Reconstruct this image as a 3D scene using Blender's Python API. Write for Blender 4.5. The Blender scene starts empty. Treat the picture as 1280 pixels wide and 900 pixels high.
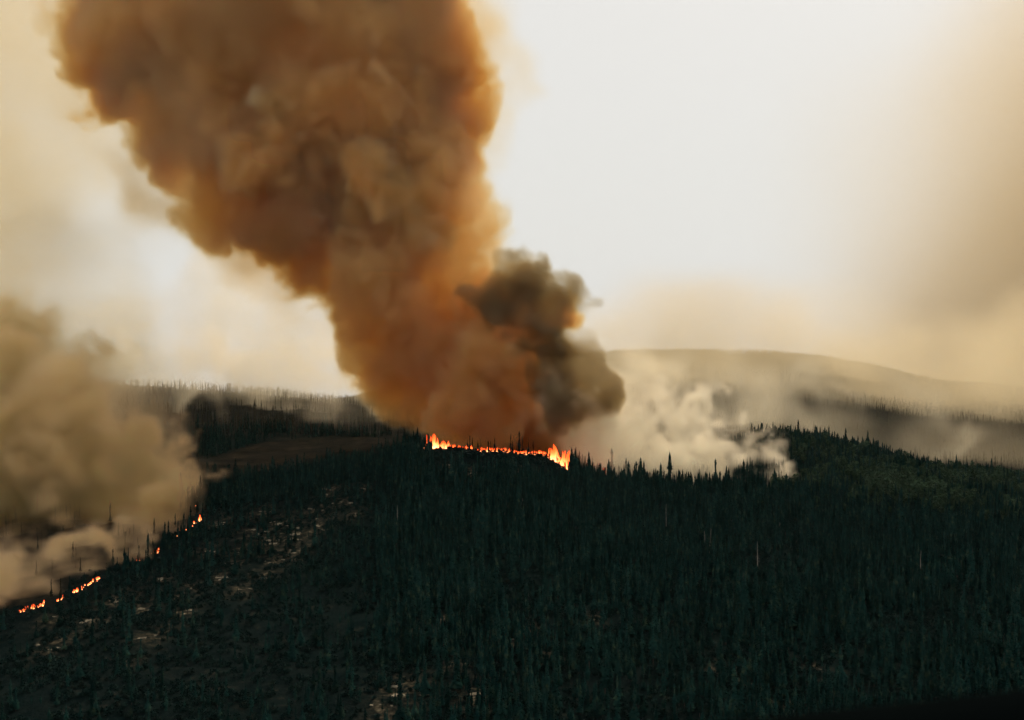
import bpy, bmesh, math, time
import numpy as np
from mathutils import Vector
T0 = time.time()
S = bpy.context.scene
COL = S.collection
rng = np.random.default_rng(11)

# ---------------------------------------------------------------- camera
F, HZ, CAMZ = 1372.0, 435.0, 120.0           # focal length in photo pixels, horizon row, eye height (m)
cd = bpy.data.cameras.new('camera'); cam = bpy.data.objects.new('camera', cd); COL.objects.link(cam)
cam.location = (0, 0, CAMZ); cam.rotation_euler = (math.pi / 2, 0, 0)
cd.sensor_width = 36; cd.lens = 36 * F / 1280; cd.shift_y = (HZ - 450) / 1280
cd.clip_start = 0.1; cd.clip_end = 40000
cd.dof.use_dof = True; cd.dof.focus_distance = 700; cd.dof.aperture_fstop = 5.6
S.camera = cam

# ---------------------------------------------------------------- sky, sun, exposure
SUN_EL, SUN_AZ = math.radians(42), math.radians(24)      # azimuth to the right of the view direction
w = bpy.data.worlds.new('World'); S.world = w; w.use_nodes = True
nt = w.node_tree; bg = nt.nodes['Background']
sky = nt.nodes.new('ShaderNodeTexSky'); sky.sky_type = 'NISHITA'; sky.sun_disc = False
sky.sun_elevation = SUN_EL; sky.sun_rotation = SUN_AZ
sky.air_density = 1.0; sky.dust_density = 8.0; sky.ozone_density = 1.0; sky.altitude = 300
mixs = nt.nodes.new('ShaderNodeMix'); mixs.data_type = 'RGBA'
mixs.inputs[0].default_value = 0.94
mixs.inputs[7].default_value = (8.0, 7.9, 7.7, 1)        # smoke-white overcast veil
nt.links.new(sky.outputs[0], mixs.inputs[6]); nt.links.new(mixs.outputs[2], bg.inputs[0])
bg.inputs[1].default_value = 0.1
sd = bpy.data.lights.new('sun', 'SUN'); sd.energy = 3.0; sd.angle = math.radians(6); sd.color = (1, .84, .64)
sun = bpy.data.objects.new('sun', sd); COL.objects.link(sun)
sdir = Vector((math.sin(SUN_AZ) * math.cos(SUN_EL), math.cos(SUN_AZ) * math.cos(SUN_EL), math.sin(SUN_EL)))
sun.rotation_euler = (-sdir).to_track_quat('-Z', 'Y').to_euler(); sun.location = (300, 0, 600)
S.view_settings.view_transform = 'Standard'; S.view_settings.look = 'None'
S.view_settings.exposure = 0; S.view_settings.gamma = 1
cy = S.cycles
cy.use_denoising = True; cy.use_adaptive_sampling = True; cy.adaptive_threshold = 0.05
cy.max_bounces = 5; cy.volume_bounces = 3; cy.diffuse_bounces = 2; cy.transparent_max_bounces = 8
cy.volume_step_rate = 1.6; cy.volume_max_steps = 400; cy.time_limit = 900

# ---------------------------------------------------------------- helpers
def W(px, py, D): return ((px - 640) / F * D, D, CAMZ - (py - HZ) / F * D)

def tag(o, label=None, cat=None, group=None, kind=None):
    for k, v in (('label', label), ('category', cat), ('group', group), ('kind', kind)):
        if v: o[k] = v
    return o

def link_mesh(name, me, parent=None):
    o = bpy.data.objects.new(name, me); COL.objects.link(o)
    if parent: o.parent = parent
    return o

def mesh_from(name, V, Fc, mat, smooth=False):
    me = bpy.data.meshes.new(name); me.from_pydata([tuple(map(float, v)) for v in V], [], Fc)
    me.materials.append(mat)
    if smooth: me.polygons.foreach_set('use_smooth', [True] * len(me.polygons))
    me.update(); return me

def material(name):
    m = bpy.data.materials.new(name); m.use_nodes = True
    return m, m.node_tree, m.node_tree.nodes['Principled BSDF']

def ramp(t, stops):
    r = t.nodes.new('ShaderNodeValToRGB'); e = r.color_ramp.elements
    while len(e) < len(stops): e.new(0.5)
    for el, (p, c) in zip(e, stops): el.position = p; el.color = (*c, 1)
    return r

def noise_mat(name, stops, scale, rough=.9, detail=4, per_object=0.0, transl=None):
    m, t, b = material(name)
    n = t.nodes.new('ShaderNodeTexNoise'); n.inputs['Scale'].default_value = scale; n.inputs['Detail'].default_value = detail
    g = t.nodes.new('ShaderNodeNewGeometry'); t.links.new(g.outputs['Position'], n.inputs['Vector'])
    r = ramp(t, stops); t.links.new(n.outputs[0], r.inputs[0])
    out = r.outputs[0]
    if per_object:
        oi = t.nodes.new('ShaderNodeObjectInfo'); mr = t.nodes.new('ShaderNodeMapRange')
        mr.inputs[3].default_value = 1 - per_object; mr.inputs[4].default_value = 1 + per_object
        hs = t.nodes.new('ShaderNodeHueSaturation'); t.links.new(oi.outputs['Random'], mr.inputs[0])
        t.links.new(mr.outputs[0], hs.inputs['Value']); t.links.new(out, hs.inputs['Color']); out = hs.outputs[0]
    t.links.new(out, b.inputs['Base Color']); b.inputs['Roughness'].default_value = rough
    b.inputs['Specular IOR Level'].default_value = 0
    return m

# ---------------------------------------------------------------- terrain: elevation along view bearings, from the photo's slopes
PX = np.array([-700, -250, 0, 130, 250, 330, 430, 530, 610, 690, 760, 840, 960, 1060, 1160, 1280, 1500, 2000], float)
PROF = {   # bearing column -> (distance, row where the ground there is seen)
 -700: [(330, 900), (430, 790), (600, 690), (850, 590), (1100, 540), (1350, 492), (2600, 500)],
 -250: [(330, 900), (430, 775), (600, 690), (850, 590), (1100, 530), (1350, 485), (2600, 500)],
 0:    [(330, 905), (435, 768), (560, 700), (780, 605), (1000, 545), (1350, 482), (2600, 500)],
 130:  [(330, 905), (480, 725), (600, 665), (780, 600), (1000, 540), (1330, 478), (2600, 500)],
 250:  [(330, 905), (480, 735), (610, 648), (700, 606), (790, 590), (950, 547), (1300, 488), (2600, 500)],
 330:  [(330, 905), (480, 735), (630, 627), (700, 605), (790, 588), (950, 548), (1250, 492), (2600, 500)],
 430:  [(330, 905), (480, 725), (660, 590), (720, 592), (800, 575), (940, 546), (1200, 508), (2600, 500)],
 530:  [(330, 905), (480, 715), (640, 590), (705, 560), (770, 562), (940, 546), (1200, 515), (2600, 470)],
 610:  [(330, 905), (480, 712), (640, 592), (715, 563), (780, 566), (1000, 545), (1500, 500), (2600, 455)],
 690:  [(330, 905), (480, 715), (640, 602), (715, 569), (780, 575), (1000, 560), (1500, 505), (2600, 450)],
 760:  [(330, 905), (480, 720), (640, 614), (690, 606), (780, 610), (1000, 575), (1500, 510), (2600, 447)],
 840:  [(330, 905), (480, 725), (650, 622), (700, 618), (800, 612), (1000, 580), (1500, 515), (2600, 446)],
 960:  [(330, 905), (480, 728), (650, 625), (710, 610), (860, 547), (930, 548), (1100, 565), (1500, 525), (2600, 446)],
 1060: [(330, 905), (480, 730), (650, 630), (710, 607), (840, 562), (920, 566), (1100, 575), (1500, 530), (2500, 457)],
 1160: [(330, 905), (480, 732), (650, 640), (780, 598), (860, 594), (940, 596), (1100, 590), (1500, 540), (2400, 482)],
 1280: [(330, 905), (480, 735), (650, 650), (800, 610), (870, 608), (960, 608), (1100, 598), (1500, 545), (2300, 494)],
 1500: [(330, 905), (480, 740), (650, 655), (800, 615), (870, 612), (960, 612), (1100, 600), (1500, 548), (2300, 496)],
 2000: [(330, 905), (480, 740), (650, 655), (800, 615), (870, 612), (960, 612), (1100, 600), (1500, 548), (2300, 496)],
}
DT = np.concatenate([np.linspace(0, 1600, 321), np.linspace(1620, 5000, 170), np.linspace(5200, 20000, 75)])
tab = np.zeros((len(PX), len(DT)))
for i, p in enumerate(PX):
    k = PROF[int(p)]; d = [0, 200] + [a for a, b in k]; z = [6, 4] + [CAMZ - (b - HZ) / F * a for a, b in k]
    ze = z[-1]; d += [3300, 5000, 20000]; z += [ze - 70, ze - 330, -1100]
    tab[i] = np.interp(DT, d, z)
ker = np.hanning(9); ker /= ker.sum()
for i in range(len(PX)): tab[i, 4:317] = np.convolve(tab[i], ker, 'same')[4:317]
PXF = np.linspace(-700, 2000, 181)
tabf = np.array([np.interp(PXF, PX, tab[:, j]) for j in range(len(DT))]).T
for j in range(tabf.shape[1]):
    tabf[:, j] = np.convolve(np.pad(tabf[:, j], 4, 'edge'), ker, 'valid')
_ph = rng.uniform(0, 6.28, (6, 2)); _dr = rng.uniform(0, 6.28, 6)
def height(x, y):
    x = np.asarray(x, float); y = np.asarray(y, float)
    yy = np.maximum(y, 150.0)
    p = np.clip(640 + x / yy * F, -700, 2000); fi = (p + 700) / (2700 / 180)
    i = np.clip(fi.astype(int), 0, 179); f = fi - i
    j = np.clip(np.searchsorted(DT, y) - 1, 0, len(DT) - 2); g = np.clip((y - DT[j]) / (DT[j + 1] - DT[j]), 0, 1)
    z = (tabf[i, j] * (1 - f) + tabf[i + 1, j] * f) * (1 - g) + (tabf[i, j + 1] * (1 - f) + tabf[i + 1, j + 1] * f) * g
    for k in range(6):
        L = (90, 57, 33, 21, 14, 9)[k]; a = (1.1, .9, .6, .4, .3, .2)[k]
        c, s = math.cos(_dr[k]), math.sin(_dr[k])
        z = z + a * np.sin((x * c + y * s) / L * 6.28 + _ph[k, 0]) * np.sin((-x * s + y * c) / L * 5.1 + _ph[k, 1])
    return z
def H(x, y): return float(height(x, y))
def ground_at(px, py, lo=250, hi=2700):      # the point of the ground that the photo shows at (px, py)
    D = np.arange(lo, hi, 1.0); x = (px - 640) / F * D
    rows = HZ + (CAMZ - height(x, D)) / D * F
    k = np.nonzero(rows <= py)[0]
    D = D[k[0]] if len(k) else hi
    return ((px - 640) / F * D, D, H((px - 640) / F * D, D))
def smooth_noise(x, y, L, seed):             # 2-D value noise in -1..1
    r = np.random.default_rng(seed).standard_normal((128, 128))
    u = np.asarray(x) / L; v = np.asarray(y) / L
    i = np.floor(u).astype(int); j = np.floor(v).astype(int); a = u - i; b = v - j
    a = a * a * (3 - 2 * a); b = b * b * (3 - 2 * b)
    g = lambda I, J: r[I % 128, J % 128]
    return (g(i, j) * (1 - a) + g(i + 1, j) * a) * (1 - b) + (g(i, j + 1) * (1 - a) + g(i + 1, j + 1) * a) * b
def cover(x, y):
    """share of burnt, cleared and rocky ground at (x, y)"""
    p = 640 + np.asarray(x) / np.maximum(y, 150) * F; y = np.asarray(y)
    sm = lambda v, a, b: np.clip((v - a) / (b - a), 0, 1)
    burnt = sm(y, 935, 975) * (1 - sm(p, 700, 760)) + sm(y, 715, 735) * sm(p, 470, 530) * (1 - sm(p, 740, 800))
    burnt = np.clip(burnt + sm(y, 960, 1050) * sm(p, 700, 760), 0, 1)
    left = (1 - sm(p, 40 + (y - 435) * 1.1, 75 + (y - 435) * 1.1)) * sm(y, 436, 450) * (1 - sm(p, 240, 270))
    burnt = np.clip(burnt + left, 0, 1)
    lim = 945 - np.clip(345 - p, 0, 125) * 1.15
    clear = sm(y, 715, 740) * np.clip((lim + 15 - y) / 30, 0, 1) * sm(p, 225, 250) * (1 - sm(p, 480, 530))
    n = smooth_noise(x, y, 26, 3) * .6 + smooth_noise(x, y, 9, 4) * .5
    rocky = (1 - sm(p, 380, 560)) * (1 - sm(y, 640, 690)) * .55 + (1 - sm(y, 380, 470)) * .5 + sm(y, 645, 665) * (1 - sm(y, 705, 715)) * sm(p, 520, 560) * (1 - sm(p, 660, 720)) * .6
    rocky = np.clip(rocky + n * .35 - .1, 0, 1) * (1 - burnt)
    return burnt, clear, rocky

# open patches of pale lichen (bearing column, row, half-width in pixels)
LICHEN = [(505, 864, 34), (598, 870, 28), (519, 790, 16), (552, 776, 15), (635, 803, 16), (690, 825, 16), (742, 774, 14), (570, 830, 18), (660, 790, 14), (480, 885, 20), (70, 808, 22), (66, 775, 16), (115, 777, 22), (190, 795, 20), (217, 783, 12), (165, 828, 12),
          (150, 750, 22), (200, 725, 18), (240, 735, 16), (275, 722, 18), (300, 738, 20), (225, 745, 16), (340, 678, 26), (380, 664, 28), (362, 672, 18), (275, 655, 16), (412, 614, 18), (455, 611, 12), (392, 640, 18), (300, 690, 14), (350, 655, 24), (310, 665, 20), (430, 630, 16), (400, 655, 20), (290, 705, 18), (325, 640, 16), (260, 690, 16), (370, 690, 18), (440, 645, 14), (230, 765, 18), (180, 760, 18),
          (590, 590, 22), (648, 588, 20), (555, 584, 16), (330, 720, 16), (345, 700, 14), (895, 838, 12), (1015, 835, 10), (990, 888, 14), (935, 855, 10), (965, 878, 10), (20, 690, 20)]
LPTS = [(*ground_at(a, b_)[:2], c_ / F * ground_at(a, b_)[1]) for (a, b_, c_) in LICHEN]
def lichen(x, y):
    v = np.zeros(len(x))
    for (x_, y_, r_) in LPTS: v = np.maximum(v, np.exp(-(((x - x_) / r_) ** 2 + ((y - y_) / (r_ * 1.9)) ** 2)))
    return v

ys = np.concatenate([np.linspace(-400, 240, 12), np.linspace(260, 1000, 371), np.geomspace(1004, 20000, 150)])
us = np.linspace(-1.0, 1.0, 420)
Xg = us[None, :] * np.maximum(ys, 420)[:, None]; Yg = np.repeat(ys[:, None], len(us), 1)
Zg = height(Xg, Yg)
nv = Xg.size; ny, nx = Xg.shape
gm = bpy.data.meshes.new('ground')
idx = np.arange(nv).reshape(ny, nx)
quads = np.stack([idx[:-1, :-1], idx[:-1, 1:], idx[1:, 1:], idx[1:, :-1]], -1).reshape(-1, 4)
gm.from_pydata(np.stack([Xg, Yg, Zg], -1).reshape(-1, 3).tolist(), [], quads.tolist())
gm.polygons.foreach_set('use_smooth', [True] * len(quads))
bu, cl, ro = cover(Xg.ravel(), Yg.ravel())
lic = lichen(Xg.ravel(), Yg.ravel())
for nm, v in (('burnt', bu), ('clear', cl), ('rocky', ro), ('lichen', lic)):
    gm.attributes.new(nm, 'FLOAT', 'POINT').data.foreach_set('value', v.astype(np.float32))
m, t, b = material('forest_floor')
geo = t.nodes.new('ShaderNodeNewGeometry')
def nz(scale, detail=6, rough=.6):
    n = t.nodes.new('ShaderNodeTexNoise'); n.inputs['Scale'].default_value = scale; n.inputs['Detail'].default_value = detail
    n.inputs['Roughness'].default_value = rough; t.links.new(geo.outputs['Position'], n.inputs['Vector']); return n.outputs[0]
def attr(nm):
    a = t.nodes.new('ShaderNodeAttribute'); a.attribute_name = nm; return a.outputs['Fac']
def mixc(fac, a, b_):
    x = t.nodes.new('ShaderNodeMix'); x.data_type = 'RGBA'; t.links.new(fac, x.inputs[0])
    t.links.new(a, x.inputs[6]); t.links.new(b_, x.inputs[7]); return x.outputs[2]
moss = ramp(t, [(.3, (.002, .006, .006)), (.55, (.005, .011, .010)), (.75, (.012, .015, .011))]); t.links.new(nz(.22), moss.inputs[0])
rock = ramp(t, [(.40, (.003, .007, .007)), (.58, (.007, .011, .010)), (.70, (.03, .027, .018)), (.84, (.12, .10, .065))]); t.links.new(nz(.16, 8, .68), rock.inputs[0])
lich = ramp(t, [(.44, (.005, .009, .008)), (.54, (.035, .030, .020)), (.64, (.10, .082, .052)), (.78, (.24, .20, .13))]); t.links.new(nz(.30, 8, .7), lich.inputs[0])
ash = ramp(t, [(.35, (.008, .009, .008)), (.6, (.020, .019, .014)), (.78, (.05, .044, .033))]); t.links.new(nz(.1), ash.inputs[0])
cleared = ramp(t, [(.35, (.007, .007, .006)), (.55, (.015, .013, .009)), (.75, (.032, .026, .017))]); t.links.new(nz(.07, 8), cleared.inputs[0])
c = mixc(attr('rocky'), moss.outputs[0], rock.outputs[0]); c = mixc(attr('lichen'), c, lich.outputs[0]); c = mixc(attr('burnt'), c, ash.outputs[0]); c = mixc(attr('clear'), c, cleared.outputs[0])
t.links.new(c, b.inputs['Base Color']); b.inputs['Roughness'].default_value = 1; b.inputs['Specular IOR Level'].default_value = 0
bp = t.nodes.new('ShaderNodeBump'); bp.inputs['Strength'].default_value = .8; bp.inputs['Distance'].default_value = 1.2
t.links.new(nz(.5, 8), bp.inputs['Height']); t.links.new(bp.outputs[0], b.inputs['Normal'])
gm.materials.append(m)
tag(link_mesh('ground', gm), 'dark rolling boreal hillside with burnt and cleared slopes', 'ground', kind='structure')

# ---------------------------------------------------------------- tree kinds (each a trunk mesh and a crown mesh)
M_needle = noise_mat('spruce_needles', [(.3, (.003, .015, .0145)), (.56, (.008, .027, .022)), (.72, (.028, .044, .025))], .35, per_object=.5)
M_leaf = noise_mat('aspen_leaves', [(.3, (.018, .040, .024)), (.6, (.038, .060, .032)), (.8, (.064, .078, .040))], .3, per_object=.3)
M_shrub = noise_mat('shrub_leaves', [(.3, (.005, .016, .015)), (.6, (.012, .024, .02)), (.8, (.035, .036, .025))], .3, per_object=.3)
M_bark = noise_mat('spruce_bark', [(.3, (.03, .024, .02)), (.7, (.07, .055, .045))], 3)
M_char = noise_mat('charred_wood', [(.3, (.012, .011, .010)), (.7, (.035, .03, .026))], 2, per_object=.3)
M_scorch = noise_mat('scorched_needles', [(.3, (.018, .022, .014)), (.7, (.05, .042, .024))], .4, per_object=.3)
M_grey = noise_mat('weathered_wood', [(.3, (.17, .15, .12)), (.7, (.29, .26, .21))], 2)
M_rock = noise_mat('pale_lichen_rock', [(.3, (.09, .08, .06)), (.55, (.2, .17, .12)), (.75, (.34, .29, .2))], .9, detail=7)

def tube(path, radii, n=6):
    V, Fc = [], []
    for k, (p, r) in enumerate(zip(path, radii)):
        for a in range(n): V.append((p[0] + r * math.cos(a * 6.2832 / n), p[1] + r * math.sin(a * 6.2832 / n), p[2]))
        if k:
            for a in range(n): Fc.append(((k - 1) * n + a, (k - 1) * n + (a + 1) % n, k * n + (a + 1) % n, k * n + a))
    Fc.append(tuple(range(len(V) - n, len(V)))); return V, Fc

def trunk_mesh(h, r, mat, seed, lean=.02):
    q = np.random.default_rng(seed); n = 7
    path = [(q.normal(0, lean) * h * (k / n), q.normal(0, lean) * h * (k / n), h * k / n - .4 * (k == 0)) for k in range(n + 1)]
    V, Fc = tube(path, [r * (1 - .88 * k / n) for k in range(n + 1)])
    return mesh_from('trunk', V, Fc, mat, True)

def spruce_crown(h, wd, seed, bare=.12, clump=.0, keep=1.0):
    q = np.random.default_rng(seed); V, Fc = [], []
    n = int(h * 2.3)
    for k in range(n):
        f = k / (n - 1); z = h * (bare + (1 - bare) * f)
        prof = (1 - f) ** .75 * (.75 + .35 * math.sin(f * 9 + seed)) + .05
        if clump and f > .78: prof += clump * math.sin((f - .78) / .22 * 3.14)
        for a in range(q.integers(7, 11)):
            if q.random() > keep: continue
            th = q.uniform(0, 6.2832); L = wd * .5 * prof * q.uniform(.6, 1.25); wv = L * q.uniform(.3, .5) + .1
            dx, dy = math.cos(th), math.sin(th); z0 = z + q.uniform(-.2, .2); dr = L * q.uniform(.25, .6)
            i = len(V)
            V += [(dx * .05, dy * .05, z0 + .15), (dx * L * .55 - dy * wv, dy * L * .55 + dx * wv, z0 - dr * .55), (dx * L, dy * L, z0 - dr * .75),
                  (dx * L * .55 + dy * wv, dy * L * .55 - dx * wv, z0 - dr * .55), (dx * L * .5, dy * L * .5, z0 - dr * .9 - .25)]
            Fc += [(i, i + 1, i + 2), (i, i + 2, i + 3), (i, i + 1, i + 4), (i, i + 4, i + 3)]
    i = len(V); V += [(.12, 0, h * .96), (-.06, .1, h * .96), (-.06, -.1, h * .96), (0, 0, h * 1.03)]
    Fc += [(i, i + 1, i + 3), (i + 1, i + 2, i + 3), (i + 2, i, i + 3)]
    return V, Fc

def leaf_crown(h, wd, seed, n=420, size=.55, lo=.25):
    q = np.random.default_rng(seed); V, Fc = [], []
    lob = [(q.normal(0, wd * .2), q.normal(0, wd * .2), h * q.uniform(lo + .12, .86), wd * q.uniform(.2, .36)) for _ in range(9)]
    for _ in range(n):
        cx, cy_, cz, r = lob[q.integers(9)]
        d = q.normal(size=3); d /= np.linalg.norm(d); p = np.array([cx, cy_, cz]) + d * r * q.uniform(.5, 1.05) * np.array([1, 1, 1.15])
        a = q.normal(size=3); a /= np.linalg.norm(a); b_ = np.cross(a, q.normal(size=3)); b_ /= np.linalg.norm(b_)
        s = size * q.uniform(.6, 1.3); i = len(V)
        V += [p + a * s, p + b_ * s * .7, p - a * s, p - b_ * s * .7]; Fc.append((i, i + 1, i + 2, i + 3))
    return V, Fc

def burnt_branches(h, seed, n=16):
    q = np.random.default_rng(seed); V, Fc = [], []
    for _ in range(n):
        f = q.uniform(.25, .97); z = h * f; th = q.uniform(0, 6.28); L = (1 - f) * 1.3 + .3 * q.uniform(.5, 1.4)
        dx, dy = math.cos(th), math.sin(th); r = .05; i = len(V); dz = -L * q.uniform(0, .5)
        for (s, rr) in ((0, r), (1, r * .3)):
            V += [(dx * L * s - dy * rr, dy * L * s + dx * rr, z + dz * s), (dx * L * s + dy * rr, dy * L * s - dx * rr, z + dz * s), (dx * L * s, dy * L * s, z + dz * s + rr * 1.6)]
        Fc += [(i, i + 1, i + 4, i + 3), (i + 1, i + 2, i + 5, i + 4), (i + 2, i, i + 3, i + 5)]
    return V, Fc

KIND = {}
def kind(key, trunks, crowns): KIND[key] = list(zip(trunks, crowns))
hs = [11.5, 10.2, 12.6, 9.0, 7.6, 10.8]
kind('spruce', [trunk_mesh(h * .97, .15, M_bark, i) for i, h in enumerate(hs)],
     [mesh_from('crown', *spruce_crown(h, h * q, i, cl_[0], cl_[1]), M_needle) for i, (h, q, cl_) in enumerate(zip(hs, [.32, .28, .26, .30, .30, .24], [(.1, 0), (.08, 0), (.15, .12), (.05, 0), (.03, 0), (.2, .18)]))])
kind('aspen', [trunk_mesh(h * .85, .13, M_bark, 20 + i) for i, h in enumerate((9.5, 8.2, 10.5))],
     [mesh_from('crown', *leaf_crown(h, h * .48, 30 + i), M_leaf) for i, h in enumerate((9.5, 8.2, 10.5))])
kind('burnt', [trunk_mesh(h, .16, M_char, 40 + i, .012) for i, h in enumerate((11, 9.5, 12.5, 8))],
     [mesh_from('branch_stubs', *burnt_branches(h, 50 + i), M_char) for i, h in enumerate((11, 9.5, 12.5, 8))])
kind('scorched', [trunk_mesh(h * .97, .15, M_char, 60 + i) for i, h in enumerate((10.5, 9, 11.5))],
     [mesh_from('crown', *spruce_crown(h, h * .2, 63 + i, .2, .1, .55), M_scorch) for i, h in enumerate((10.5, 9, 11.5))])
SHRUB = [mesh_from('shrub', *leaf_crown(1.9, 2.6, 70 + i, 90, .38, .05), M_shrub) for i in range(3)]

# ---------------------------------------------------------------- where trees stand
def scatter(n, u0, u1, d0, d1):
    D = np.sqrt(rng.uniform(d0 ** 2, d1 ** 2, n)); u = rng.uniform(u0, u1, n); return u * D, D
def px_of(x, y): return 640 + x / y * F
def row_of(x, y): return HZ + (CAMZ - height(x, y)) / y * F
near = []                                                   # living forest, 280-960 m
x, y = scatter(105000, -.62, .62, 285, 1010)
bu, cl, ro = cover(x, y); p = px_of(x, y)
dens = np.clip(.8 + .4 * smooth_noise(x, y, 38, 21) + .25 * smooth_noise(x, y, 12, 22), .05, 1)
dens *= np.where((p < 470) & (y < 640), .4, 1) * np.where((y < 470) & (p < 900), .75, 1) * (1 - .75 * ro)
dens *= (1 - bu) * (1 - .97 * cl) * np.where((p > 526) & (p < 712) & (y > 645), .03, 1) * (1 - .9 * lichen(x, y))
edge = (p > 225) & (p < 540) & (y > 625) & (y < 715); dens = np.where(edge, np.maximum(dens, .75), dens)
crest = (p > 715) & (p < 1000) & (y > 610) & (y < 720); dens = np.where(crest, np.maximum(dens, .9), dens)
nb = smooth_noise(x, y, 22, 51) * 22
dens = np.where((p + nb * 2 > 215) & (p + nb * 2 < 415) & (y + nb > 945 - np.clip(345 - p, 0, 125) * 1.15) & (y + nb * 1.5 < 1000), .17, np.where(y > 965, 0, dens)) * (cl < .5)
ok = rng.random(len(x)) < dens
x, y, p = x[ok], y[ok], p[ok]
right = np.clip((p - 930) / 160, 0, 1) * np.clip((y - 610) / 90, 0, 1)
asp = rng.random(len(x)) < np.clip(right * (.42 + .3 * smooth_noise(x, y, 50, 23)) , 0, 1)
scl = np.clip(rng.lognormal(-.30, .28, len(x)), .35, 1.25) * np.where((p < 470) & (y < 640), .8, 1)
scl *= np.where((p > 715) & (p < 1000) & (y > 610) & (y < 720) & (rng.random(len(x)) < .14), rng.uniform(1.1, 1.3, len(x)), 1)
scl *= np.where(rng.random(len(x)) < .06, 1.3, 1)
NEAR = dict(x=x, y=y, z=height(x, y) - .05, s=scl, kind=np.where(asp, 1, 0), var=rng.integers(0, 6, len(x)), p=p, rot=rng.uniform(0, 6.28, len(x)))
# burnt hillsides
x, y = scatter(26000, -.62, .10, 900, 1420); x2, y2 = scatter(52000, .03, .62, 960, 2750); x3, y3 = scatter(4000, -.6, .12, 440, 960); x4, y4 = scatter(30000, .03, .55, 2250, 2680)
x, y = np.concatenate([x, x2, x3, x4]), np.concatenate([y, y2, y3, y4]); bu, cl, ro = cover(x, y); p = px_of(x, y)
dens = np.clip(.55 + .5 * smooth_noise(x, y, 70, 31), .08, 1) * bu * np.where(y < 960, .5, 1)
ok = rng.random(len(x)) < dens; x, y, p = x[ok], y[ok], p[ok]
sc_ = rng.random(len(x)) < np.clip(.35 + .4 * smooth_noise(x, y, 60, 32) + .25 * (p > 700) + (y > 2200), .05, 1)
scl = rng.uniform(.6, 1.2, len(x)) * np.where(y > 2200, 1.7, 1)
BURN = dict(x=x, y=y, z=height(x, y) - .05, s=scl, kind=np.where(sc_, 3, 2), var=rng.integers(0, 6, len(x)), p=p, rot=rng.uniform(0, 6.28, len(x)))
KN = ['spruce', 'aspen', 'burnt', 'scorched']

def tree(name, key, var, loc, s, rot, label, cat, group, tilt=0):
    e = bpy.data.objects.new(name, None); COL.objects.link(e); e.location = loc; e.scale = (s * 1.05, s * 1.05, s)
    e.rotation_euler = (tilt, 0, rot); e.empty_display_size = .5
    tag(e, label, cat, group)
    vs = KIND[key]; tm, cm = vs[var % len(vs)]
    link_mesh('trunk', tm, e); link_mesh(cm.name.split('.')[0], cm, e)
    return e

def pick(P, mask, n, score):
    k = np.nonzero(mask)[0]; return k[np.argsort(score[k])[:n]]
row = row_of(NEAR['x'], NEAR['y']); inx = (NEAR['p'] > -4) & (NEAR['p'] < 1284)
used = np.zeros(len(NEAR['x']), bool)
def place(idx_, P, flags, name, label, cat, group):
    for i in idx_:
        tree(name, KN[P['kind'][i]], int(P['var'][i]), (P['x'][i], P['y'][i], P['z'][i]), float(P['s'][i]), float(P['rot'][i]), label, cat, group)
    flags[idx_] = True
sp = NEAR['kind'] == 0
foot = sp & inx & (row < 915) & (NEAR['s'] > .6)
for a, b_, n_, lab, grp in ((-9, 430, 45, 'dark spruce on the open stony ground below the curved fire line', 'spruces below the curved fire line'),
                            (430, 860, 70, 'dark spruce at the foot of the slope straight below the crest fire', 'spruces below the crest fire'),
                            (860, 1290, 55, 'dark spruce at the foot of the slope below the leafy knoll', 'spruces below the leafy knoll')):
    place(pick(NEAR, foot & (NEAR['p'] >= a) & (NEAR['p'] < b_), n_, -NEAR['s'] / NEAR['y']), NEAR, used, 'spruce_tree', lab, 'spruce tree', grp)
place(pick(NEAR, sp & (NEAR['p'] > 715) & (NEAR['p'] < 1000) & (row < 634) & (NEAR['y'] < 745) & ~used, 95, row * .3 - NEAR['s'] * 40), NEAR, used, 'spruce_tree',
      'spruce on the ridge crest, its tip dark against the pale ground smoke', 'spruce tree', 'spruces on the crest before the pale smoke')
place(pick(NEAR, sp & (NEAR['p'] > 232) & (NEAR['p'] < 525) & (NEAR['y'] > 620) & (NEAR['y'] < 715) & ~used, 35, row), NEAR, used, 'spruce_tree',
      'spruce on the ridge edge beside the brown clearing', 'spruce tree', 'spruces beside the brown clearing')
place(pick(NEAR, (NEAR['kind'] == 1) & (NEAR['p'] > 940) & inx & (NEAR['y'] > 640), 120, -NEAR['s'] / NEAR['y']), NEAR, used, 'aspen_tree',
      'green leafy aspen on the knoll below the burnt hillside', 'aspen tree', 'aspens on the green knoll')
bused = np.zeros(len(BURN['x']), bool); br = row_of(BURN['x'], BURN['y']); bin_ = (BURN['p'] > 0) & (BURN['p'] < 1280)
lb = (BURN['p'] < 545) & (BURN['y'] > 890) & bin_
place(pick(BURN, lb & (BURN['kind'] == 2) & (BURN['y'] < 1360), 150, -BURN['s'] / BURN['y']), BURN, bused, 'burnt_tree',
      'bare burnt trunk on the smoking hillside behind the brown clearing', 'burnt tree', 'burnt trunks behind the clearing')
place(pick(BURN, lb & (BURN['kind'] == 3) & (BURN['y'] < 1360), 130, -BURN['s'] / BURN['y']), BURN, bused, 'scorched_spruce',
      'scorched thin spruce on the smoking hillside behind the brown clearing', 'burnt tree', 'scorched spruces behind the clearing')
place(pick(BURN, (BURN['p'] < 260) & (BURN['y'] < 800) & (br < 770) & bin_, 60, BURN['y'] - BURN['s'] * 50), BURN, bused, 'burnt_tree' ,
      'dark scorched tree standing in the smoke just behind the curved fire line', 'burnt tree', 'trees in smoke behind the curved fire line')
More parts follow.
